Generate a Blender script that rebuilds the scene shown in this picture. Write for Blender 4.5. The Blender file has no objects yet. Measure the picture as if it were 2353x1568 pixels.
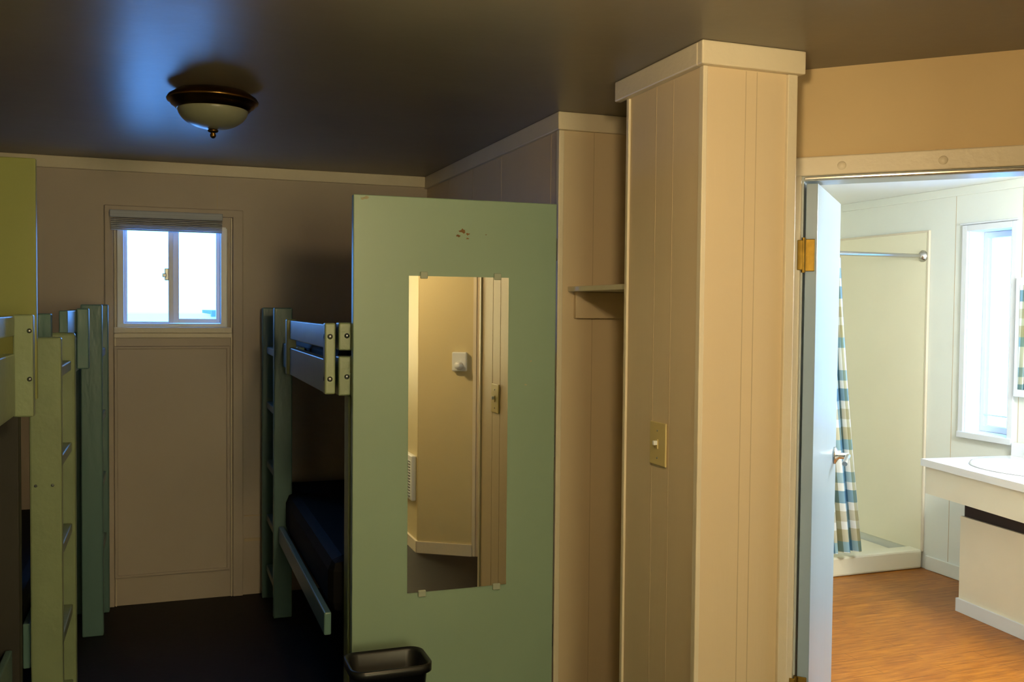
import bpy, bmesh, math, random
from mathutils import Vector, Matrix
random.seed(3)
sc=bpy.context.scene
sc.view_settings.view_transform='Standard'
E=1.5      # eye height; world z=0 is floor
def lin(c):
    return tuple(((v/255)/12.92 if v/255<=.04045 else ((v/255+.055)/1.055)**2.4) for v in c)+(1,)
# ------------------------------------------------ materials
def mat(name,col,rough=.5,var=.08,nscale=3,bump=.1,bscale=60,metal=0,spec=.5,emit=0,stretch=(1,1,1)):
    m=bpy.data.materials.new(name);m.use_nodes=True;nt=m.node_tree;b=nt.nodes['Principled BSDF']
    b.inputs['Roughness'].default_value=rough;b.inputs['Metallic'].default_value=metal
    b.inputs['Specular IOR Level'].default_value=spec
    tc=nt.nodes.new('ShaderNodeTexCoord');mp=nt.nodes.new('ShaderNodeMapping');mp.inputs['Scale'].default_value=stretch
    nt.links.new(tc.outputs['Object'],mp.inputs[0])
    n=nt.nodes.new('ShaderNodeTexNoise');n.inputs['Scale'].default_value=nscale;n.inputs['Detail'].default_value=4
    nt.links.new(mp.outputs[0],n.inputs['Vector'])
    r=nt.nodes.new('ShaderNodeValToRGB');c=lin(col)
    r.color_ramp.elements[0].position=.3;r.color_ramp.elements[1].position=.7
    r.color_ramp.elements[0].color=tuple(v*(1-var) for v in c[:3])+(1,)
    r.color_ramp.elements[1].color=tuple(min(1,v*(1+var)) for v in c[:3])+(1,)
    nt.links.new(n.outputs[0],r.inputs[0]);nt.links.new(r.outputs[0],b.inputs['Base Color'])
    if bump>0:
        n2=nt.nodes.new('ShaderNodeTexNoise');n2.inputs['Scale'].default_value=bscale;n2.inputs['Detail'].default_value=3
        nt.links.new(mp.outputs[0],n2.inputs['Vector'])
        bp=nt.nodes.new('ShaderNodeBump');bp.inputs['Strength'].default_value=bump;bp.inputs['Distance'].default_value=.005
        nt.links.new(n2.outputs[0],bp.inputs['Height']);nt.links.new(bp.outputs[0],b.inputs['Normal'])
    if emit:
        b.inputs['Emission Color'].default_value=c;b.inputs['Emission Strength'].default_value=emit
    return m
M={}
M['wall']=mat('cream_wall_paint',(214,200,156),.55,.04,2,.12,40)
M['wallback']=mat('back_wall_paint',(186,174,160),.5,.05,2,.12,40)
M['panel']=mat('painted_panelling',(216,198,168),.45,.04,2,.1,50,stretch=(1,1,.15))
M['cwall']=mat('warm_wall_paint',(208,184,140),.6,.04,2,.12,40)
M['trim']=mat('cream_trim_paint',(222,212,190),.4,.05,4,.2,60)
M['groove']=mat('groove_shadow_paint',(194,176,146),.6,.05,4,0)
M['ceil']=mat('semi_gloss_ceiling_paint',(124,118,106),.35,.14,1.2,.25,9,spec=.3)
M['bath']=mat('bathroom_wall_paint',(232,237,230),.45,.03,2,.08,40)
M['bathceil']=mat('bathroom_ceiling_paint',(238,241,238),.5,.03,2,.08,40)
M['shower']=mat('shower_surround',(240,236,210),.3,.02,2,.0)
M['white']=mat('white_vinyl',(226,232,238),.35,.02,3,0)
M['jamb']=mat('grey_white_gloss_paint',(180,190,192),.3,.04,3,.1)
M['leaf']=mat('door_leaf_paint',(138,160,180),.3,.04,3,.1,30,stretch=(1,1,.1))
M['green']=mat('sage_green_paint',(142,168,148),.4,.05,2,.12,25)
M['green_warm']=mat('green_paint_warm_lit',(136,144,78),.4,.05,2,.12,25)  # same green as the closet door, warm light tinted into the colour
M['bunk']=mat('bunk_green_cool_lit',(92,126,124),.35,.08,6,.35,40,stretch=(1,.3,.3))  # bunk green with the cool light of the far end in its colour
M['bunk_warm']=mat('bunk_green_warm_lit',(132,148,114),.35,.08,6,.3,40)  # same bunk green, warm near light mixed into its colour
M['dark']=mat('dark_vinyl_mattress',(18,17,16),.7,.1,8,.2,20,spec=.12)
M['underdark']=mat('bunk_plywood_dark',(40,38,34),.6,.1,8,.1,20)
M['floor']=mat('dark_brown_floor',(26,20,17),.55,.15,5,.1,30,spec=.2)
M['brass']=mat('antique_brass',(110,84,44),.28,.15,20,.05,60,metal=1)
M['hinge']=mat('aged_brass',(130,104,44),.4,.2,30,.1,60,metal=1)
M['chrome']=mat('brushed_nickel',(190,188,182),.22,.03,20,0,metal=1)
M['bolt']=mat('steel_bolt',(150,155,160),.35,.1,20,0,metal=1)
M['frost']=mat('frosted_glass_bowl',(126,130,112),.3,.08,12,.05,20)
M['lit']=mat('lit_frosted_bowl',(255,222,170),.3,.02,12,0,emit=3)
M['plate']=mat('ivory_switch_plate',(206,190,132),.3,.03,5,0)
M['chip']=mat('bare_wood_chip',(118,86,44),.7,.2,20,0)
M['scuff']=mat('pale_scuff',(172,168,138),.7,.2,20,0)
M['plastic']=mat('black_plastic_bin',(22,25,28),.35,.1,8,.05,40)
M['porc']=mat('white_porcelain',(236,240,244),.12,.01,3,0)
M['cab']=mat('vanity_paint',(234,231,212),.35,.03,3,.08,30)
M['black']=mat('gap_shade_paint',(40,22,18),.7,.1,8,0)  # shade of the vanity gap painted as a dark colour
M['shade']=mat('blind_fabric',(180,188,202),.6,.1,40,.1,60,stretch=(.05,1,6))
M['clear']=mat('clear_plastic_clip',(170,180,165),.15,.02,5,0)
M['roof']=mat('weathered_roof',(90,105,120),.7,.1,3,0)
mm=bpy.data.materials.new('mirror_glass');mm.use_nodes=True;b=mm.node_tree.nodes['Principled BSDF']
b.inputs['Metallic'].default_value=1;b.inputs['Roughness'].default_value=.015;b.inputs['Base Color'].default_value=(.92,.92,.84,1);M['mirror']=mm
# wood floor
m=bpy.data.materials.new('orange_laminate_floor');m.use_nodes=True;nt=m.node_tree;b=nt.nodes['Principled BSDF'];b.inputs['Roughness'].default_value=.38;b.inputs['Specular IOR Level'].default_value=.35
tc=nt.nodes.new('ShaderNodeTexCoord');mp=nt.nodes.new('ShaderNodeMapping');mp.inputs['Rotation'].default_value=(0,0,math.radians(8));mp.inputs['Scale'].default_value=(2.2,22,1)
n=nt.nodes.new('ShaderNodeTexNoise');n.inputs['Scale'].default_value=3;n.inputs['Detail'].default_value=8;n.inputs['Distortion'].default_value=.8
r=nt.nodes.new('ShaderNodeValToRGB');r.color_ramp.elements[0].position=.35;r.color_ramp.elements[1].position=.65
r.color_ramp.elements[0].color=lin((142,80,16));r.color_ramp.elements[1].color=lin((176,112,32))
br=nt.nodes.new('ShaderNodeTexBrick');br.inputs['Scale'].default_value=1.6;br.inputs['Brick Width'].default_value=.9;br.inputs['Row Height'].default_value=.13;br.inputs['Mortar Size'].default_value=.003
br.inputs['Color1'].default_value=(1,1,1,1);br.inputs['Color2'].default_value=(.86,.84,.82,1);br.inputs['Mortar'].default_value=(.6,.55,.5,1)
mx=nt.nodes.new('ShaderNodeMix');mx.data_type='RGBA';mx.blend_type='MULTIPLY';mx.inputs[0].default_value=1
nt.links.new(tc.outputs['Object'],mp.inputs[0]);nt.links.new(mp.outputs[0],n.inputs[0]);nt.links.new(n.outputs[0],r.inputs[0])
nt.links.new(tc.outputs['Object'],br.inputs[0]);nt.links.new(r.outputs[0],mx.inputs[6]);nt.links.new(br.outputs[0],mx.inputs[7]);nt.links.new(mx.outputs[2],b.inputs['Base Color']);M['wood']=m
# curtain plaid (uses UV)
m=bpy.data.materials.new('plaid_curtain_fabric');m.use_nodes=True;nt=m.node_tree;b=nt.nodes['Principled BSDF'];b.inputs['Roughness'].default_value=.8
uv=nt.nodes.new('ShaderNodeUVMap');sp=nt.nodes.new('ShaderNodeSeparateXYZ');nt.links.new(uv.outputs[0],sp.inputs[0])
def stripes(sock,scale,cols):
    a=nt.nodes.new('ShaderNodeMath');a.operation='MULTIPLY';a.inputs[1].default_value=scale
    f=nt.nodes.new('ShaderNodeMath');f.operation='FRACT';nt.links.new(sock,a.inputs[0]);nt.links.new(a.outputs[0],f.inputs[0])
    r=nt.nodes.new('ShaderNodeValToRGB');r.color_ramp.interpolation='CONSTANT'
    while len(r.color_ramp.elements)<len(cols): r.color_ramp.elements.new(.5)
    for i,(p,c) in enumerate(cols): r.color_ramp.elements[i].position=p;r.color_ramp.elements[i].color=lin(c)
    nt.links.new(f.outputs[0],r.inputs[0]);return r.outputs[0]
W_=(238,240,238)
s1=stripes(sp.outputs[1],1.7,[(0,W_),(.10,(160,190,202)),(.2,W_),(.28,(130,168,190)),(.40,W_),(.48,(208,204,184)),(.58,W_),(.66,(206,200,172)),(.78,(150,186,200)),(.88,W_)])
s2=stripes(sp.outputs[0],9,[(0,W_),(.3,(128,164,186)),(.5,W_),(.75,(180,178,150))])
mx=nt.nodes.new('ShaderNodeMix');mx.data_type='RGBA';mx.blend_type='MULTIPLY';mx.inputs[0].default_value=1
nt.links.new(s1,mx.inputs[6]);nt.links.new(s2,mx.inputs[7]);nt.links.new(mx.outputs[2],b.inputs['Base Color']);M['plaid']=m

# ------------------------------------------------ helpers
def link(o,parent=None):
    sc.collection.objects.link(o)
    if parent: o.parent=parent
    return o
def empty(name,loc=(0,0,0)):
    e=bpy.data.objects.new(name,None);e.empty_display_size=.1;sc.collection.objects.link(e);return e
def box(name,lo,hi,mt,parent=None,bev=0,fr=None):
    lo,hi=[min(a,b) for a,b in zip(lo,hi)],[max(a,b) for a,b in zip(lo,hi)]
    me=bpy.data.meshes.new(name);bm=bmesh.new();bmesh.ops.create_cube(bm,size=1)
    c=[(a+b)/2 for a,b in zip(lo,hi)];s=[b-a for a,b in zip(lo,hi)]
    for v in bm.verts: v.co=Vector((v.co.x*s[0],v.co.y*s[1],v.co.z*s[2]))
    if bev: bmesh.ops.bevel(bm,geom=bm.edges[:],offset=min(bev,min(s)*.45),segments=2,affect='EDGES',profile=.5)
    bm.to_mesh(me);bm.free();me.materials.append(M[mt])
    o=bpy.data.objects.new(name,me);link(o,parent)
    mw=Matrix.Translation(c)
    o.matrix_world=(fr@mw) if fr is not None else mw
    return o
def multibox(name,boxes,mt,parent=None,bev=0,fr=None):
    me=bpy.data.meshes.new(name);bm=bmesh.new()
    for i,(lo,hi) in enumerate(boxes):
        lo,hi=[min(a,b) for a,b in zip(lo,hi)],[max(a,b) for a,b in zip(lo,hi)]
        e=.0003*i if bev else 0
        lo=[a-e for a in lo[:2]]+[lo[2]+e];hi=[b_+e for b_ in hi[:2]]+[hi[2]-e]
        r=bmesh.ops.create_cube(bm,size=1)
        c=[(a+b)/2 for a,b in zip(lo,hi)];s=[b-a for a,b in zip(lo,hi)]
        for v in r['verts']: v.co=Vector((v.co.x*s[0]+c[0],v.co.y*s[1]+c[1],v.co.z*s[2]+c[2]))
        if bev:
            es=set(e for v in r['verts'] for e in v.link_edges)
            bmesh.ops.bevel(bm,geom=list(es),offset=min(bev,min(s)*.45),segments=2,affect='EDGES',profile=.5)
    if fr is not None: bm.transform(fr)
    bm.to_mesh(me);bm.free();me.materials.append(M[mt]);o=bpy.data.objects.new(name,me);return link(o,parent)
def lathe(name,prof,loc,mt,parent=None,seg=48,axis='Z'):
    me=bpy.data.meshes.new(name);bm=bmesh.new();rings=[]
    for r,z in prof: rings.append([bm.verts.new((r*math.cos(2*math.pi*i/seg),r*math.sin(2*math.pi*i/seg),z)) for i in range(seg)])
    for a,b_ in zip(rings,rings[1:]):
        for i in range(seg): bm.faces.new((a[i],a[(i+1)%seg],b_[(i+1)%seg],b_[i]))
    bm.faces.new(rings[0]);bm.faces.new(rings[-1])
    bmesh.ops.remove_doubles(bm,verts=bm.verts,dist=1e-5);bmesh.ops.recalc_face_normals(bm,faces=bm.faces)
    for f in bm.faces: f.smooth=len(f.verts)<5
    bm.to_mesh(me);bm.free();me.materials.append(M[mt]);o=bpy.data.objects.new(name,me);link(o,parent)
    R={'Z':Matrix(),'X':Matrix.Rotation(math.pi/2,4,'Y'),'Y':Matrix.Rotation(-math.pi/2,4,'X')}[axis] if isinstance(axis,str) else axis
    o.matrix_world=Matrix.Translation(loc)@R;return o
def tube(name,pts,rad,mt,parent=None):
    cu=bpy.data.curves.new(name,'CURVE');cu.dimensions='3D';s=cu.splines.new('POLY');s.points.add(len(pts)-1)
    for p,q in zip(s.points,pts): p.co=(*q,1)
    cu.bevel_depth=rad;cu.bevel_resolution=4;cu.use_fill_caps=True;o0=bpy.data.objects.new(name+'_c',cu);sc.collection.objects.link(o0)
    dg=bpy.context.evaluated_depsgraph_get();me=bpy.data.meshes.new_from_object(o0.evaluated_get(dg));bpy.data.objects.remove(o0)
    me.materials.clear();me.materials.append(M[mt])
    for p in me.polygons:p.use_smooth=True
    o=bpy.data.objects.new(name,me);return link(o,parent)
Zt=lambda z:z+E   # eye-relative -> floor-relative

# ------------------------------------------------ room shell
YB=5.13
CZ=Zt(.72)
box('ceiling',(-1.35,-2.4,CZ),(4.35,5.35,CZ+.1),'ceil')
def polyslab(name,pts,z0,z1,mt):
    me=bpy.data.meshes.new(name);bm=bmesh.new();n=len(pts)
    lo=[bm.verts.new((x,y,z0)) for x,y in pts];hi=[bm.verts.new((x,y,z1)) for x,y in pts]
    bm.faces.new(lo);bm.faces.new(hi)
    for i in range(n): bm.faces.new((lo[i],lo[(i+1)%n],hi[(i+1)%n],hi[i]))
    bmesh.ops.recalc_face_normals(bm,faces=bm.faces);bm.to_mesh(me);bm.free();me.materials.append(M[mt]);return link(bpy.data.objects.new(name,me))
polyslab('ceiling_bathroom',[(2.0,5.25),(2.0,3.25),(1.755,3.25),(1.755,2.59),(2.765,1.58),(4.2,1.58),(4.2,5.25)],CZ-.012,CZ-.0005,'bathceil')
box('floor',(-1.35,-2.4,-.1),(4.35,5.35,0),'floor')
polyslab('floor_bathroom',[(1.66,2.54),(2.62,1.58),(4.2,1.58),(4.2,5.25),(2.0,5.25),(2.0,3.25),(1.755,3.25),(1.755,2.6)],.0003,.003,'wood')
# back wall with window opening
wx0,wx1,wz0,wz1=-.205,.305,Zt(-.10),Zt(.40)
multibox('wall_back',[((-1.35,YB,0),(wx0,YB+.12,CZ)),((wx1,YB,0),(1.98,YB+.12,CZ)),((wx0,YB,0),(wx1,YB+.12,wz0)),((wx0,YB,wz1),(wx1,YB+.12,CZ))],'wallback')
box('wall_left',(-1.35,-2.4,0),(-1.25,YB,CZ),'wall')
box('wall_rear',(-1.25,-2.4,0),(1.6,-2.3,CZ),'wall')
box('wall_closet',(1.365,3.25,0),(1.95,YB,CZ),'panel')
multibox('trim_closet_grooves',[((1.3642,y-.0015,0),(1.365,y+.0015,Zt(.655))) for y in (3.34,3.90,4.3,4.7)]+[((x-.0015,3.2492,0),(x+.0015,3.25,Zt(.655))) for x in (1.50,)],'groove')
multibox('trim_closet_corner',[((1.357,3.243,0),(1.378,3.27,Zt(.655)))],'trim',bev=.003)
multibox('trim_closet_crown',[((1.349,3.232,Zt(.655)),(1.366,YB,CZ)),((1.350,3.231,Zt(.655)),(1.699,3.251,CZ))],'trim',bev=.003)
multibox('trim_back_crown',[((-1.25,YB-.018,Zt(.662)),(1.349,YB+.001,CZ))],'trim',bev=.003)
multibox('trim_back_battens',[((.262,YB-.002,Zt(.50)),(.265,YB+.001,Zt(.66))),((.395,YB-.004,Zt(-1.09)),(1.36,YB+.001,Zt(-1.083))),((.395,YB-.006,Zt(-1.22)),(1.36,YB+.001,Zt(-1.205)))],'groove')
multibox('wall_alcove',[((1.70,2.70,0),(1.75,3.25,CZ)),((1.65,2.565,0),(1.75,2.70,CZ))],'panel')
# column
box('wall_column',(1.365,2.26,0),(1.65,2.70,CZ),'panel')
multibox('trim_column_grooves',[((1.3643,y-.0013,0),(1.365,y+.0013,Zt(.655))) for y in (2.525,2.425)]+[((x-.0012,2.2594,0),(x+.0012,2.26,Zt(.655))) for x in (1.495,1.53)],'groove')
multibox('trim_column_battens',[((1.358,2.254,0),(1.372,2.275,Zt(.657))),((1.358,2.69,0),(1.372,2.706,Zt(.657))),((1.625,2.250,0),(1.655,2.27,Zt(.657)))],'trim',bev=.002)
multibox('trim_column_crown',[((1.343,2.236,Zt(.657)),(1.672,2.262,CZ)),((1.343,2.262,Zt(.657)),(1.366,2.76,CZ)),((1.648,2.262,Zt(.657)),(1.672,2.53,CZ))],'trim',bev=.004)
# diagonal wall frame: x along (.7071,-.7071), y into bathroom
P0=Vector((1.70,2.50,0));k=math.sqrt(.5)
FR=Matrix(((k,k,0,P0.x),(-k,k,0,P0.y),(0,0,1,0),(0,0,0,1)))
sL,sR=.128,.82;HZ=Zt(.405)
multibox('wall_diagonal',[((-.07,0,0),(sL,.10,CZ)),((sR,0,0),(1.30,.10,CZ)),((sL,0,HZ),(sR,.10,CZ))],'cwall',fr=FR)
box('wall_closet_back',(1.95,3.25,0),(1.999,5.25,CZ),'bath')
def wallseg(a,b):
    a=Vector(a);b_=Vector(b);d=(b_-a);L=d.length;d.normalize();n=Vector((d.y,-d.x))
    return Matrix(((d.x,n.x,0,a.x),(d.y,n.y,0,a.y),(0,0,1,0),(0,0,0,1))),L
def seg(name,a,b,th,mt):
    F_,L=wallseg(a,b);box(name,(0,0,0),(L,th,CZ),mt,fr=F_);return F_,L
F1,L1=seg('wall_entry_right',(1.47,.72),(1.76,.91),.08,'wall')
F2,L2=seg('wall_entry_panelled',(1.76,.91),(2.64,1.60),.08,'panel')
box('wall_right',(1.472,-2.3,0),(1.56,.70,CZ),'wall')
multibox('trim_entry_battens',[((.0,-.006,0),(.02,.0,CZ)),((.09,-.002,0),(.094,0,CZ)),((.17,-.002,0),(.174,0,CZ)),((.2,-.006,0),(.222,0,CZ))],'trim',fr=F2)
box('baseboard_entry',(0,-.012,0),(L1,0,.07),'trim',fr=F1)
box('baseboard_right',(1.458,-2.3,0),(1.472,.72,.07),'trim')

# ------------------------------------------------ doorway
d1=empty('door_frame')
multibox('casing',[((sL-.045,-.014,0),(sL+.004,.0,HZ+.055)),((sL-.046,-.016,HZ-.002),(1.05,.0,HZ+.055)),((sR-.004,-.014,0),(sR+.045,0,HZ+.055))],'trim',d1,.004,fr=FR)
multibox('jamb',[((sL,-.004,0),(sL+.010,.104,HZ)),((sR-.016,-.004,0),(sR,.104,HZ)),((sL,-.004,HZ-.016),(sR,.104,HZ))],'jamb',d1,.002,fr=FR)
multibox('stop',[((sL+.012,-.014,HZ-.013),(sR,-.004,HZ-.005))],'chrome',d1,.002,fr=FR)
for i,s in enumerate((.245,.515)):
    p=FR@Vector((s,-.0155,HZ+.024))
    lathe('plug_%d'%i,[(0.0,.004),(.006,.0036),(.011,.0015),(.014,0),(0,0)],p,'trim',d1,24,axis=FR.to_3x3().to_4x4()@Matrix.Rotation(math.pi/2,4,'X'))
d2=empty('bathroom_door')
lz=Zt(.383)
box('leaf',(sL+.016,.002,.012),(sL+.050,.60,lz),'leaf',d2,.002,fr=FR)
for i,zc in enumerate((Zt(.17),Zt(-1.15))):
    multibox('hinge_%d'%i,[((sL+.016,-.003,zc-.048),(sL+.044,.003,zc+.048)),((sL-.004,-.018,zc-.045),(sL+.012,-.013,zc+.045))],'hinge',d2,.002,fr=FR)
    tube('hinge_pin_%d'%i,[FR@Vector((sL+.013,-.010,zc-.052)),FR@Vector((sL+.013,-.010,zc+.052))],.006,'hinge',d2)
kz=Zt(-.50);kn=.54
rosM=FR.to_3x3().to_4x4()@Matrix.Rotation(math.pi/2,4,'Y')
lathe('rose',[(0,0),(.03,0),(.03,.006),(.02,.012),(.011,.018),(.011,.05),(0,.05)],FR@Vector((sL+.050,kn,kz)),'chrome',d2,32,axis=rosM)
tube('lever',[FR@Vector(p) for p in [(sL+.097,kn+.006,kz),(sL+.099,kn-.02,kz+.002),(sL+.099,kn-.07,kz-.002),(sL+.097,kn-.105,kz-.012)]],.009,'chrome',d2)
box('latch',(sL+.025,.598,kz-.03),(sL+.042,.602,kz+.03),'chrome',d2,fr=FR)

# ------------------------------------------------ bathroom
bx=4.2
by0,by1,bz0,bz1=3.85,4.145,Zt(-.655),Zt(.455)
multibox('wall_bath_right',[((bx,1.5,0),(bx+.14,by0,CZ)),((bx,by1,0),(bx+.14,5.25,CZ)),((bx,by0,0),(bx+.14,by1,bz0)),((bx,by0,bz1),(bx+.14,by1,CZ))],'bath')
box('wall_bath_back',(1.95,5.25,0),(4.34,5.33,CZ),'shower')
box('wall_bath_near',(2.66,1.5,0),(4.2,1.58,CZ),'bath')
multibox('trim_bath_crown',[((bx-.012,1.6,Zt(.66)),(bx,5.2,CZ-.012))],'bath',bev=.003)
multibox('trim_bath_grooves',[((bx-.001,y-.0015,.08),(bx,y+.0015,Zt(.66))) for y in (3.79,4.24,3.6)],'groove')
multibox('baseboard_bath',[((bx-.014,3.90,.004),(bx,4.40,.085))],'bath',bev=.003)
w2=empty('window_2')
t=.036
multibox('trim_frame',[((bx-.014,by0-t,bz0-t),(bx,by0,bz1+t)),((bx-.014,by1,bz0-t),(bx,by1+t,bz1+t)),((bx-.014,by0,bz1),(bx,by1,bz1+t)),((bx-.022,by0-t,bz0-t),(bx+.01,by1+t,bz0)),((bx-.02,by0-t-.01,bz1+t),(bx,by1+t+.01,bz1+t+.012))],'white',w2,.003)
multibox('liner',[((bx,by1-.004,bz0),(bx+.13,by1-.0005,bz1)),((bx,by0+.0005,bz0),(bx+.13,by0+.004,bz1))],'white',w2)
fx=bx+.105
multibox('sash',[((fx,by0+.005,bz0),(fx+.03,by0+.03,bz1)),((fx,by1-.03,bz0),(fx+.03,by1-.005,bz1)),((fx,by0+.01,bz0),(fx+.03,by1-.01,bz0+.035)),((fx,by0+.01,bz1-.035),(fx+.03,by1-.01,bz1)),((fx+.002,by0+.03,bz0+.09),(fx+.012,by1-.03,bz0+.098)),((fx+.002,by0+.1,bz0+.03),(fx+.012,by0+.106,bz0+.42))],'white',w2,.002)
sh=empty('shower_stall')
multibox('surround',[((bx-.012,4.435,Zt(-1.40)),(bx-.001,5.24,Zt(.475)))],'shower',sh,.003)
multibox('edge_trim',[((bx-.016,4.425,Zt(-1.40)),(bx-.001,4.437,Zt(.482))),((bx-.016,4.425,Zt(.472)),(bx-.001,5.24,Zt(.484)))],'trim',sh,.002)
multibox('curb',[((2.01,4.42,.004),(bx-.016,4.52,.115))],'shower',sh,.012)
multibox('tray',[((2.01,4.52,.004),(bx-.016,5.245,.06))],'shower',sh,.005)
rod=empty('shower_curtain_rod')
RY=4.47;RZ=Zt(.335)
tube('rail',[(2.01,RY,RZ),(bx-.018,RY,RZ)],.0125,'chrome',rod)
lathe('flange',[(0,0),(.034,0),(.034,.006),(.02,.02),(.014,.03),(0,.03)],(bx-.012,RY,RZ),'chrome',rod,32,axis=Matrix.Rotation(-math.pi/2,4,'Y'))
me=bpy.data.meshes.new('shower_curtain');bm=bmesh.new();uvl=bm.loops.layers.uv.new('UVMap')
NX,NZ=140,30;grid=[]
for i in range(NX+1):
    s=i/NX;col=[]
    for j in range(NZ+1):
        q=j/NZ
        x=2.95+ (.62+.14*q**1.3)*s + .012*math.sin(s*50+q*2)
        y=RY-.042-.04*q+ (.018+.022*q)*math.sin(s*2*math.pi*9+q*.6)
        col.append((bm.verts.new((x,y,RZ-.028-(1.65)*q)),s*1.6,1.7*q))
    grid.append(col)
for i in range(NX):
    for j in range(NZ):
        qd=[grid[i][j],grid[i+1][j],grid[i+1][j+1],grid[i][j+1]]
        f=bm.faces.new([a[0] for a in qd]);f.smooth=True
        for l,a in zip(f.loops,qd): l[uvl].uv=(a[1],a[2])
bm.to_mesh(me);bm.free();me.materials.append(M['plaid']);cur=link(bpy.data.objects.new('shower_curtain',me))
for i in range(9):
    x=2.97+.07*i
    pts=[(x,RY-.012+.028*math.cos(a),RZ-.006+.022*math.sin(a)) for a in [k_*math.pi/8 for k_ in range(17)]]
    tube('ring_%d'%i,pts,.002,'white',rod)
# vanity
va=empty('bathroom_vanity')
CTz=Zt(-.74)
outer=[(3.63,3.86),(3.50,3.02),(3.44,2.62),(4.19,2.62),(4.19,3.80)]
cx0,cy0,rx,ry=3.87,3.44,.185,.25
def ell(a,sx=1,z=0): return (cx0+rx*sx*math.cos(a),cy0+ry*sx*math.sin(a),z)
me=bpy.data.meshes.new('countertop');bm=bmesh.new()
def loop(pts):
    v=[bm.verts.new(p) for p in pts];return [bm.edges.new((v[i],v[(i+1)%len(v)])) for i in range(len(v))]
es=loop([(x,y,CTz) for x,y in outer])+loop([ell(2*math.pi*i/40,1,CTz) for i in range(40)])
bmesh.ops.triangle_fill(bm,use_beauty=True,edges=es)
bd=[e for e in bm.edges if e.is_boundary]
r=bmesh.ops.extrude_edge_only(bm,edges=bd)
for g in r['geom']:
    if isinstance(g,bmesh.types.BMVert): g.co.z-=.035
bmesh.ops.recalc_face_normals(bm,faces=bm.faces)
bm.to_mesh(me);bm.free();me.materials.append(M['porc']);link(bpy.data.objects.new('countertop',me),va)
me=bpy.data.meshes.new('basin');bm=bmesh.new();prof=[(1.12,.002),(1.1,.012),(1.03,.014),(.96,.004),(.9,-.03),(.75,-.09),(.5,-.125),(.12,-.135),(.02,-.136)];rings=[]
for s,dz in prof: rings.append([bm.verts.new(ell(2*math.pi*i/48,s,CTz+dz)) for i in range(48)])
for a,b_ in zip(rings,rings[1:]):
    for i in range(48): f=bm.faces.new((a[i],a[(i+1)%48],b_[(i+1)%48],b_[i]));f.smooth=True
bm.faces.new(rings[-1]);bm.to_mesh(me);bm.free();me.materials.append(M['porc']);link(bpy.data.objects.new('basin',me),va)
def prism(name,pts,z0,z1,mt,parent):
    me=bpy.data.meshes.new(name);bm=bmesh.new();n=len(pts)
    lo=[bm.verts.new((x,y,z0)) for x,y in pts];hi=[bm.verts.new((x,y,z1)) for x,y in pts]
    bm.faces.new(lo);bm.faces.new(hi)
    for i in range(n): bm.faces.new((lo[i],lo[(i+1)%n],hi[(i+1)%n],hi[i]))
    bmesh.ops.recalc_face_normals(bm,faces=bm.faces);bm.to_mesh(me);bm.free();me.materials.append(M[mt]);return link(bpy.data.objects.new(name,me),parent)
prism('splash',[(4.17,2.62),(4.19,2.62),(4.19,3.80),(4.17,3.80)],CTz,CTz+.07,'porc',va)
prism('apron_front',[(3.645,3.84),(3.665,3.84),(3.48,2.62),(3.46,2.62)],Zt(-.915),CTz-.03,'cab',va)
prism('apron_side',[(3.665,3.84),(3.665,3.82),(4.19,3.765),(4.19,3.785)],Zt(-.915),CTz-.03,'cab',va)
prism('cabinet',[(3.76,3.72),(3.66,2.62),(4.19,2.62),(4.19,3.70)],.06,Zt(-1.015),'cab',va)
prism('cabinet_gap_shade',[(3.775,3.71),(3.675,2.63),(4.18,2.63),(4.18,3.69)],Zt(-1.015),Zt(-.90),'black',va)  # solid dark block, painted shade between apron and cabinet
prism('plinth',[(3.75,3.73),(3.65,2.62),(4.19,2.62),(4.19,3.71)],.004,.07,'white',va)
lathe('faucet_base',[(0,0),(.03,0),(.028,.012),(.014,.02),(.012,.06),(0,.06)],(4.12,3.52,CTz),'chrome',va,24)
tube('faucet_spout',[(4.12,3.52,CTz+.05),(4.12,3.52,CTz+.15),(4.08,3.52,CTz+.175),(4.02,3.52,CTz+.17),(3.99,3.52,CTz+.13)],.011,'chrome',va)
tube('faucet_handle',[(4.12,3.60,CTz),(4.12,3.60,CTz+.05),(4.07,3.60,CTz+.075)],.01,'chrome',va)
mc=empty('medicine_cabinet')
box('body',(bx-.03,3.25,Zt(-.43)),(bx-.001,3.80,Zt(.19)),'white',mc,.004)
box('glass',(bx-.032,3.28,Zt(-.39)),(bx-.0295,3.77,Zt(.15)),'mirror',mc)
# ------------------------------------------------ back wall door panel + window
dp=empty('door_1')
X0,X1=-.267,.389
multibox('casing',[((X0,YB-.018,0),(X0+.04,YB+.001,Zt(.495))),((X1-.05,YB-.018,0),(X1,YB+.001,Zt(.495))),((X0,YB-.018,Zt(.455)),(X1,YB+.001,Zt(.495)))],'wallback',dp,.004)
multibox('casing_bead',[((X0+.043,YB-.012,0),(X0+.05,YB+.001,Zt(.455))),((X1-.06,YB-.012,0),(X1-.053,YB+.001,Zt(.455)))],'trim',dp,.002)
multibox('lower_panel',[((-.226,YB-.01,Zt(-1.36)),(.324,YB+.001,Zt(-.20)))],'wallback',dp,.003)
x0,x1,z0,z1=(-.226,.324,Zt(-1.36),Zt(-.20))
multibox('panel_bead',[((x0,YB-.018,z0),(x0+.016,YB-.008,z1)),((x1-.016,YB-.018,z0),(x1,YB-.008,z1)),((x0,YB-.018,z1-.016),(x1,YB-.008,z1)),((x0,YB-.018,z0),(x1,YB-.008,z0+.016))],'wallback',dp,.004)
w1=empty('window_1')
f0=YB-.012
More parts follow.
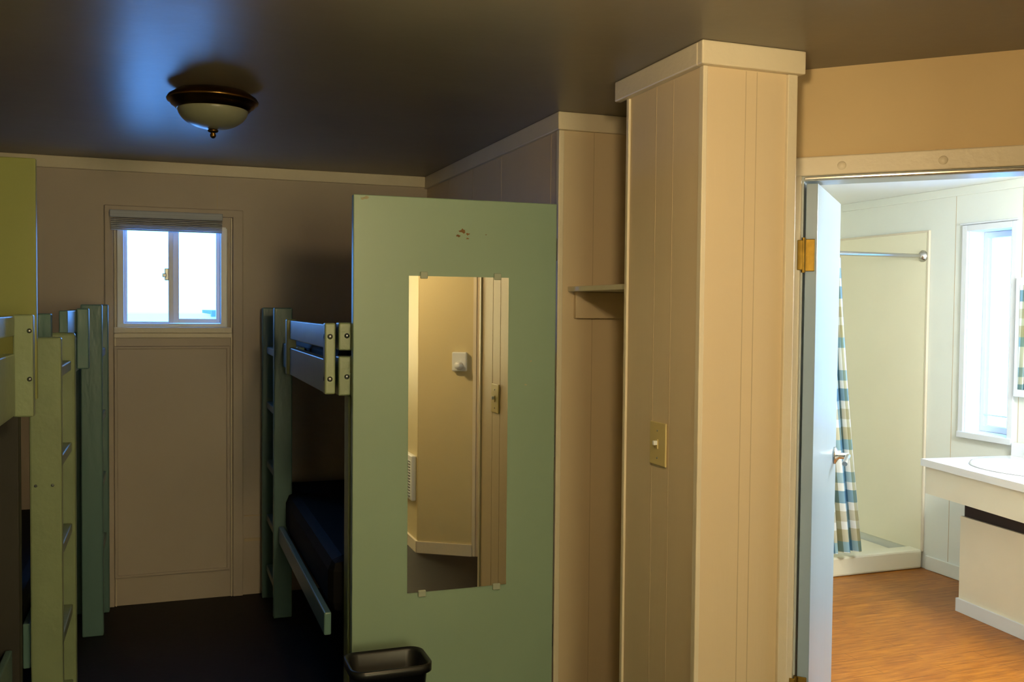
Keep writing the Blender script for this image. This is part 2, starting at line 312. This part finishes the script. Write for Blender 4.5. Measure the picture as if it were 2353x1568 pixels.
multibox('sill',[((-.226,YB-.03,Zt(-.135)),(.335,YB+.01,Zt(-.105))),((-.226,YB-.014,Zt(-.16)),(.335,YB+.001,Zt(-.133)))],'trim',w1,.004)
multibox('frame',[((wx0-.006,f0,wz0-.006),(wx0+.025,YB+.06,wz1)),((wx1-.025,f0,wz0-.006),(wx1+.006,YB+.06,wz1)),((wx0,f0,wz1-.02),(wx1,YB+.06,wz1+.006)),((wx0,f0,wz0-.006),(wx1,YB+.06,wz0+.014))],'white',w1,.003)
multibox('sash',[((wx0+.025,YB+.02,wz0+.014),(wx0+.04,YB+.05,wz1-.02)),((.028,YB+.01,wz0+.014),(.052,YB+.05,wz1-.02)),((.052,YB+.03,wz0+.014),(.078,YB+.06,wz1-.02)),
 ((.078,YB+.03,wz0+.014),(.275,YB+.06,wz0+.038)),((.26,YB+.03,wz0+.014),(.282,YB+.06,wz1-.02)),((wx0+.03,YB+.02,wz0+.012),(.03,YB+.05,wz0+.024))],'white',w1,.002)
multibox('latch',[((.010,YB+.0,Zt(.13)),(.030,YB+.02,Zt(.19))),((.0,YB-.008,Zt(.145)),(.018,YB+.005,Zt(.165)))],'bolt',w1,.003)
bl=empty('window_blind')
multibox('headrail',[((-.242,YB-.05,Zt(.435)),(.288,YB-.019,Zt(.47)))],'shade',bl,.004)
multibox('slats',[((-.236,YB-.045-.003*(i%2),Zt(.372+.0085*i)),(.284,YB-.02,Zt(.3785+.0085*i))) for i in range(8)],'shade',bl,.001)
nb=empty('neighboring_cabin')
multibox('walls',[((-1.5,20,.1),(3.5,24,1.35))],'white',nb)
multibox('roof',[((.9,19.6,1.3),(3.8,24.4,1.42))],'roof',nb)

# ------------------------------------------------ green closet door with mirror
gd=empty('closet_door')
box('slab',(.602,3.215,.02),(1.34,3.248,Zt(.382)),'green',gd,.003)
for i,(cx_,cz_,r_,mt_) in enumerate([(.985,.272,.009,'chip'),(1.004,.262,.005,'chip'),(.968,.255,.005,'chip'),(1.002,.246,.004,'chip'),(1.07,.262,.002,'chip'),(.645,.372,.007,'scuff'),(.632,.368,.006,'scuff'),(1.243,-.185,.004,'scuff'),(1.225,-.27,.004,'scuff')]):
    me=bpy.data.meshes.new('paint_chip_%d'%i);bm=bmesh.new()
    vs=[bm.verts.new((cx_+r_*random.uniform(.5,1.5)*math.cos(a)*1.2,3.2145,Zt(cz_)+r_*random.uniform(.4,1.2)*math.sin(a))) for a in [q*math.pi/5 for q in range(10)]]
    bm.faces.new(vs);bm.to_mesh(me);bm.free();me.materials.append(M[mt_]);link(bpy.data.objects.new('paint_chip_%d'%i,me),gd)
for i,zc in enumerate((Zt(.22),Zt(-.5),Zt(-1.2))): tube('hinge_%d'%i,[(1.346,3.236,zc-.04),(1.346,3.236,zc+.04)],.005,'bolt',gd)
mi=empty('door_mirror')
box('glass',(.792,3.209,Zt(-.985)),(1.155,3.2145,Zt(.112)),'mirror',mi)
multibox('clips',[((x-.013,3.204,z-.012),(x+.013,3.2145,z+.012)) for x,z in [(.845,Zt(.115)),(1.113,Zt(.115)),(.845,Zt(-.99)),(1.118,Zt(-.99))]],'clear',mi,.003)
th=empty('thermostat')
p=.20
box('body',(p+.02,-.03,Zt(-.375)),(p+.11,-.0005,Zt(-.26)),'white',th,.006,fr=F1)
lathe('dial',[(0,.03),(.022,.03),(.026,.0),(0,0)],F1@Vector((p+.065,-.03,Zt(-.34))),'white',th,24,axis=F1.to_3x3().to_4x4()@Matrix.Rotation(math.pi/2,4,'X'))
sw=empty('light_switch.001')
box('plate',(.10,-.012,Zt(-.60)),(.165,-.0065,Zt(-.44)),'plate',sw,.002,fr=F2)
box('toggle',(.127,-.02,Zt(-.535)),(.137,-.010,Zt(-.505)),'plate',sw,.002,fr=F2)
he=empty('wall_heater')
box('housing',(1.44,.38,Zt(-1.19)),(1.471,.68,Zt(-.91)),'white',he,.006)
multibox('grille',[((1.434,.42,Zt(-1.17+.018*i)),(1.442,.64,Zt(-1.162+.018*i))) for i in range(13)],'bolt',he)
ls=empty('light_switch')
box('plate',(1.3575,2.43,Zt(-.452)),(1.364,2.525,Zt(-.325)),'plate',ls,.003)
box('toggle_slot',(1.355,2.472,Zt(-.403)),(1.358,2.483,Zt(-.375)),'plate',ls,.001)
box('toggle',(1.343,2.473,Zt(-.392)),(1.357,2.482,Zt(-.379)),'white',ls,.002)
for zc in (-.35,-.43): lathe('screw',[(0,0),(.003,0),(.0025,.0015),(0,.0015)],(1.3575,2.4775,Zt(zc)),'bolt',ls,12,axis=Matrix.Rotation(-math.pi/2,4,'Y'))
cs=empty('closet_shelf')
box('board',(1.40,2.701,Zt(.068)),(1.699,3.249,Zt(.086)),'trim',cs,.002)
box('cleat',(1.425,3.228,Zt(-.03)),(1.699,3.249,Zt(.067)),'panel',cs,.002)
# ------------------------------------------------ ceiling lights
def flush(name,x,y,glass='frost',s=1):
    e=empty(name)
    lathe('brass_pan',[(0,0),(.095*s,0),(.118*s,-.006),(.142*s,-.022),(.148*s,-.032),(.146*s,-.038),(.138*s,-.040),(.134*s,-.050),(.124*s,-.056),(.118*s,-.064),(.108*s,-.064),(.0,-.06)],(x,y,CZ-.0125 if x>2 else CZ),'brass',e,64)
    pr=[(.114*s,-.060)]+[(.114*s*math.cos(a),-.060-.068*s*math.sin(a)) for a in [i*math.pi/2/12 for i in range(1,12)]]+[(.003,-.128)]
    lathe('glass_bowl',pr,(x,y,CZ),glass,e,64)
    lathe('finial',[(0,-.125),(.012,-.126),(.018,-.131),(.016,-.136),(.007,-.139),(.010,-.146),(.009,-.152),(.004,-.157),(0,-.158)],(x,y,CZ),'brass',e,24)
flush('ceiling_light',.16,3.38);flush('ceiling_light.001',3.03,3.01);flush('ceiling_light.002',.66,1.10,'lit')
# ------------------------------------------------ bunks
def bolt(p,par,face='Y',r=.009):
    ax=Matrix.Rotation(math.pi/2,4,'X') if face=='Y' else Matrix.Rotation(math.pi/2 if face=='X' else -math.pi/2,4,'Y')
    lathe('bolt',[(0,0),(r,0),(r*.8,.003),(r*.3,.005),(0,.005)],p,'bolt',par,16,axis=ax)
rb=empty('bunk_bed')
mt='bunk'
multibox('ladder_near',[((.498,4.68,.0),(.585,4.72,Zt(-.002)))],mt,rb,.006)
multibox('ladder_far',[((.478,5.03,.0),(.565,5.07,Zt(-.002)))],mt,rb,.006)
multibox('rungs',[((.50,4.72,z-.018),(.575,5.03,z+.018)) for z in (Zt(-.22),Zt(-.50),Zt(-.80),Zt(-1.08),Zt(-1.34))],mt,rb,.004)
multibox('guard_boards',[((.505,3.206,Zt(-.135)),(.535,4.15,Zt(-.055))),((.505,3.206,Zt(-.285)),(.535,4.15,Zt(-.170))),((.54,4.15,Zt(-.285)),(.57,5.0,Zt(-.17)))],mt,rb,.004)
multibox('guard_stiles',[((.500,3.165,Zt(-.285)),(.535,3.205,Zt(-.05))),((.492,4.13,Zt(-.285)),(.532,4.17,Zt(-.05)))],'bunk_warm',rb,.005)
multibox('corner_post',[((.562,3.262,Zt(-.145)),(.62,3.32,Zt(-.05))),((.562,3.262,Zt(-.30)),(.62,3.32,Zt(-.165))),((.60,3.28,0),(.65,3.36,Zt(-.3))),((.57,5.0,0),(.62,5.1,Zt(-.05)))],'bunk_warm',rb,.005)
for z in (-.095,-.235):
    bolt((.517,3.165,Zt(z)),rb);bolt((.5,3.186,Zt(z)),rb,'X')
    bolt((.59,3.262,Zt(z)),rb)
multibox('upper_deck',[((.575,3.33,Zt(-.30)),(1.34,5.0,Zt(-.27)))],'underdark',rb)
multibox('upper_mattress',[((.575,3.34,Zt(-.268)),(1.34,5.0,Zt(-.14)))],'dark',rb,.03)
multibox('lower_rail',[((.52,3.29,Zt(-1.13)),(.545,4.67,Zt(-1.05)))],mt,rb,.005)
multibox('lower_deck',[((.655,3.30,Zt(-1.14)),(1.34,5.0,Zt(-1.10)))],'underdark',rb)
multibox('lower_mattress',[((.555,3.38,Zt(-1.10)),(1.34,4.99,Zt(-.89)))],'dark',rb,.05)
lb=empty('bunk_bed.001')
multibox('ladder_near',[((-.345,4.68,0),(-.255,4.72,Zt(.005)))],mt,lb,.006)
multibox('ladder_far',[((-.335,5.03,0),(-.247,5.07,Zt(.005)))],mt,lb,.006)
multibox('rungs',[((-.335,4.72,z-.018),(-.26,5.03,z+.018)) for z in (Zt(-.22),Zt(-.52),Zt(-.82),Zt(-1.12))],mt,lb,.004)
multibox('guard_boards',[((-.36,3.90,Zt(-.11)),(-.33,4.30,Zt(-.02))),((-.36,3.90,Zt(-.27)),(-.33,4.67,Zt(-.14)))],mt,lb,.004)
multibox('guard_stile',[((-.33,4.28,Zt(-.26)),(-.284,4.32,Zt(-.012)))],mt,lb,.005)
multibox('end_block',[((-.42,3.78,Zt(-.12)),(-.375,3.84,Zt(-.03)))],mt,lb,.005)
multibox('front_ladder_near',[((-.408,3.45,0),(-.312,3.49,Zt(-.105)))],'bunk_warm',lb,.006)
multibox('front_ladder_far',[((-.40,3.85,0),(-.302,3.89,Zt(-.10)))],'bunk_warm',lb,.01)
multibox('front_rungs',[((-.40,3.49,z-.018),(-.315,3.85,z+.018)) for z in (Zt(-.22),Zt(-.52),Zt(-.82),Zt(-1.12),Zt(-1.4))],'bunk_warm',lb,.004)
for (x,z) in [(-.39,-.59),(-.34,-.59)]: bolt((x,3.45,Zt(z)),lb,r=.005)
multibox('upper_deck',[((-1.22,3.48,Zt(-.30)),(-.42,5.08,Zt(-.27)))],'underdark',lb)
multibox('upper_mattress',[((-1.2,3.5,Zt(-.268)),(-.43,5.07,Zt(-.14)))],'dark',lb,.03)
multibox('lower_mattress',[((-1.2,3.5,Zt(-1.12)),(-.44,5.07,Zt(-.97)))],'dark',lb,.04)
multibox('lower_rail',[((-.435,3.48,Zt(-1.2)),(-.412,5.03,Zt(-1.05)))],mt,lb,.004)
multibox('posts',[((-1.22,3.42,0),(-1.16,3.47,Zt(-.05))),((-1.22,5.04,0),(-1.16,5.1,Zt(-.05))),((-.42,5.04,0),(-.36,5.1,Zt(-.02)))],mt,lb,.004)
na=empty('bunk_bed.002')
multibox('guard_boards',[((-.43,1.4,Zt(-.09)),(-.40,3.079,Zt(-.032))),((-.43,1.4,Zt(-.32)),(-.40,3.079,Zt(-.14)))],'bunk_warm',na,.004)
multibox('guard_stile',[((-.405,3.08,Zt(-.325)),(-.352,3.12,Zt(-.028)))],'bunk_warm',na,.005)
for z in (-.075,-.215): bolt((-.362,3.08,Zt(z)),na,r=.007)
multibox('upper_deck',[((-1.22,1.4,Zt(-.34)),(-.44,3.32,Zt(-.31)))],'underdark',na)
multibox('upper_mattress',[((-1.2,1.42,Zt(-.31)),(-.435,3.3,Zt(-.19)))],'dark',na,.03)
multibox('posts',[((-.50,3.30,0),(-.42,3.36,Zt(-.33))),((-1.22,3.3,0),(-1.16,3.36,Zt(-.05))),((-.50,1.4,0),(-.43,1.46,Zt(-.05))),((-1.22,1.4,0),(-1.16,1.46,Zt(-.05)))],'underdark',na,.004)
multibox('lower_mattress',[((-1.2,1.42,Zt(-1.14)),(-.47,3.29,Zt(-.99)))],'dark',na,.04)
multibox('lower_rail',[((-.46,1.47,Zt(-1.22)),(-.44,3.29,Zt(-1.07)))],mt,na,.004)
box('privacy_panel',(-1.22,3.372,Zt(-.30)),(-.375,3.40,Zt(.462)),'green_warm',na,.003)
# ------------------------------------------------ bin
me=bpy.data.meshes.new('trash_bin');bm=bmesh.new()
def rrect(w,d,r,z,cx_,cy_):
    out=[]
    for qx,qy,a0 in ((1,1,0),(-1,1,90),(-1,-1,180),(1,-1,270)):
        for i in range(7):
            a=math.radians(a0+15*i);out.append((cx_+qx*(w/2-r)+r*math.cos(a),cy_+qy*(d/2-r)+r*math.sin(a),z))
    return out
zr=Zt(-1.125);bc=(.675,2.99)
secs=[(.18,.13,.03,.004),(.235,.165,.04,zr-.03),(.24,.17,.04,zr-.03),(.262,.19,.045,zr-.025),(.262,.19,.045,zr),(.25,.178,.04,zr+.002),(.236,.165,.04,zr-.01),(.18,.125,.03,.012)]
rings=[[bm.verts.new(p) for p in rrect(w,d,r,z,*bc)] for w,d,r,z in secs];n=len(rings[0])
for a,b_ in zip(rings,rings[1:]):
    for i in range(n): bm.faces.new((a[i],a[(i+1)%n],b_[(i+1)%n],b_[i])).smooth=True
bm.faces.new(rings[0]);bm.faces.new(rings[-1]);bmesh.ops.recalc_face_normals(bm,faces=bm.faces)
bm.to_mesh(me);bm.free();me.materials.append(M['plastic']);link(bpy.data.objects.new('trash_bin',me))
w3=empty('added_rear_frame')  # added frame on a solid wall, goes with the rear fill light
multibox('frame',[((.14,-2.299,.81),(.20,-2.27,2.04)),((1.38,-2.299,.81),(1.44,-2.27,2.04)),((.14,-2.299,1.98),(1.44,-2.27,2.04)),((.14,-2.299,.81),(1.44,-2.27,.87))],'white',w3,.003)

# ------------------------------------------------ lights
def area(name,loc,rot,sx,sy,en,col,portal=False):
    l=bpy.data.lights.new(name,'AREA');l.shape='RECTANGLE';l.size=sx;l.size_y=sy;l.energy=en;l.color=col
    o=bpy.data.objects.new(name,l);sc.collection.objects.link(o);o.location=loc;o.rotation_euler=rot
    if portal: l.cycles.is_portal=True
    return o
R=math.radians
area('rear_fill_light',(.79,-2.26,1.42),(R(90),0,R(180)),1.15,1.05,76,(1,.98,.90))  # added frontal fill behind the camera, no opening in the wall
area('portal_back',(.05,YB+.11,Zt(.15)),(R(-90),0,0),.5,.5,1,(1,1,1),True)
area('portal_bath',(bx+.135,4.0,Zt(-.1)),(0,R(90),0),1.1,.29,1,(1,1,1),True)
def point(name,loc,en,col,rad):
    pl=bpy.data.lights.new(name,'POINT');pl.energy=en;pl.color=col;pl.shadow_soft_size=rad
    o=bpy.data.objects.new(name,pl);sc.collection.objects.link(o);o.location=loc
point('bathroom_fill_light',(3.45,2.3,1.85),98,(.97,1,.98),.15)  # added fill out of view, apart from the bathroom ceiling fixture
point('ceiling_lamp_glow',(.66,1.10,1.98),40,(1,.74,.40),.07)
w=bpy.data.worlds.new('daylight');sc.world=w;w.use_nodes=True;bg=w.node_tree.nodes['Background']
bg.inputs[0].default_value=(.12,.38,1,1);bg.inputs[1].default_value=9
# ------------------------------------------------ camera
cam=bpy.data.cameras.new('camera');co=bpy.data.objects.new('camera',cam);sc.collection.objects.link(co)
cam.sensor_width=36;cam.lens=36*2204.4/2353;cam.clip_start=.02
yaw,pit,rol=R(20.02),R(-1.884),R(.54)
f=Vector((math.sin(yaw)*math.cos(pit),math.cos(yaw)*math.cos(pit),math.sin(pit)));r0=Vector((math.cos(yaw),-math.sin(yaw),0));u0=r0.cross(f)
r1=r0*math.cos(rol)+u0*math.sin(rol);u1=-r0*math.sin(rol)+u0*math.cos(rol)
co.matrix_world=Matrix(((r1.x,u1.x,-f.x,0),(r1.y,u1.y,-f.y,0),(r1.z,u1.z,-f.z,E),(0,0,0,1)))
sc.camera=co
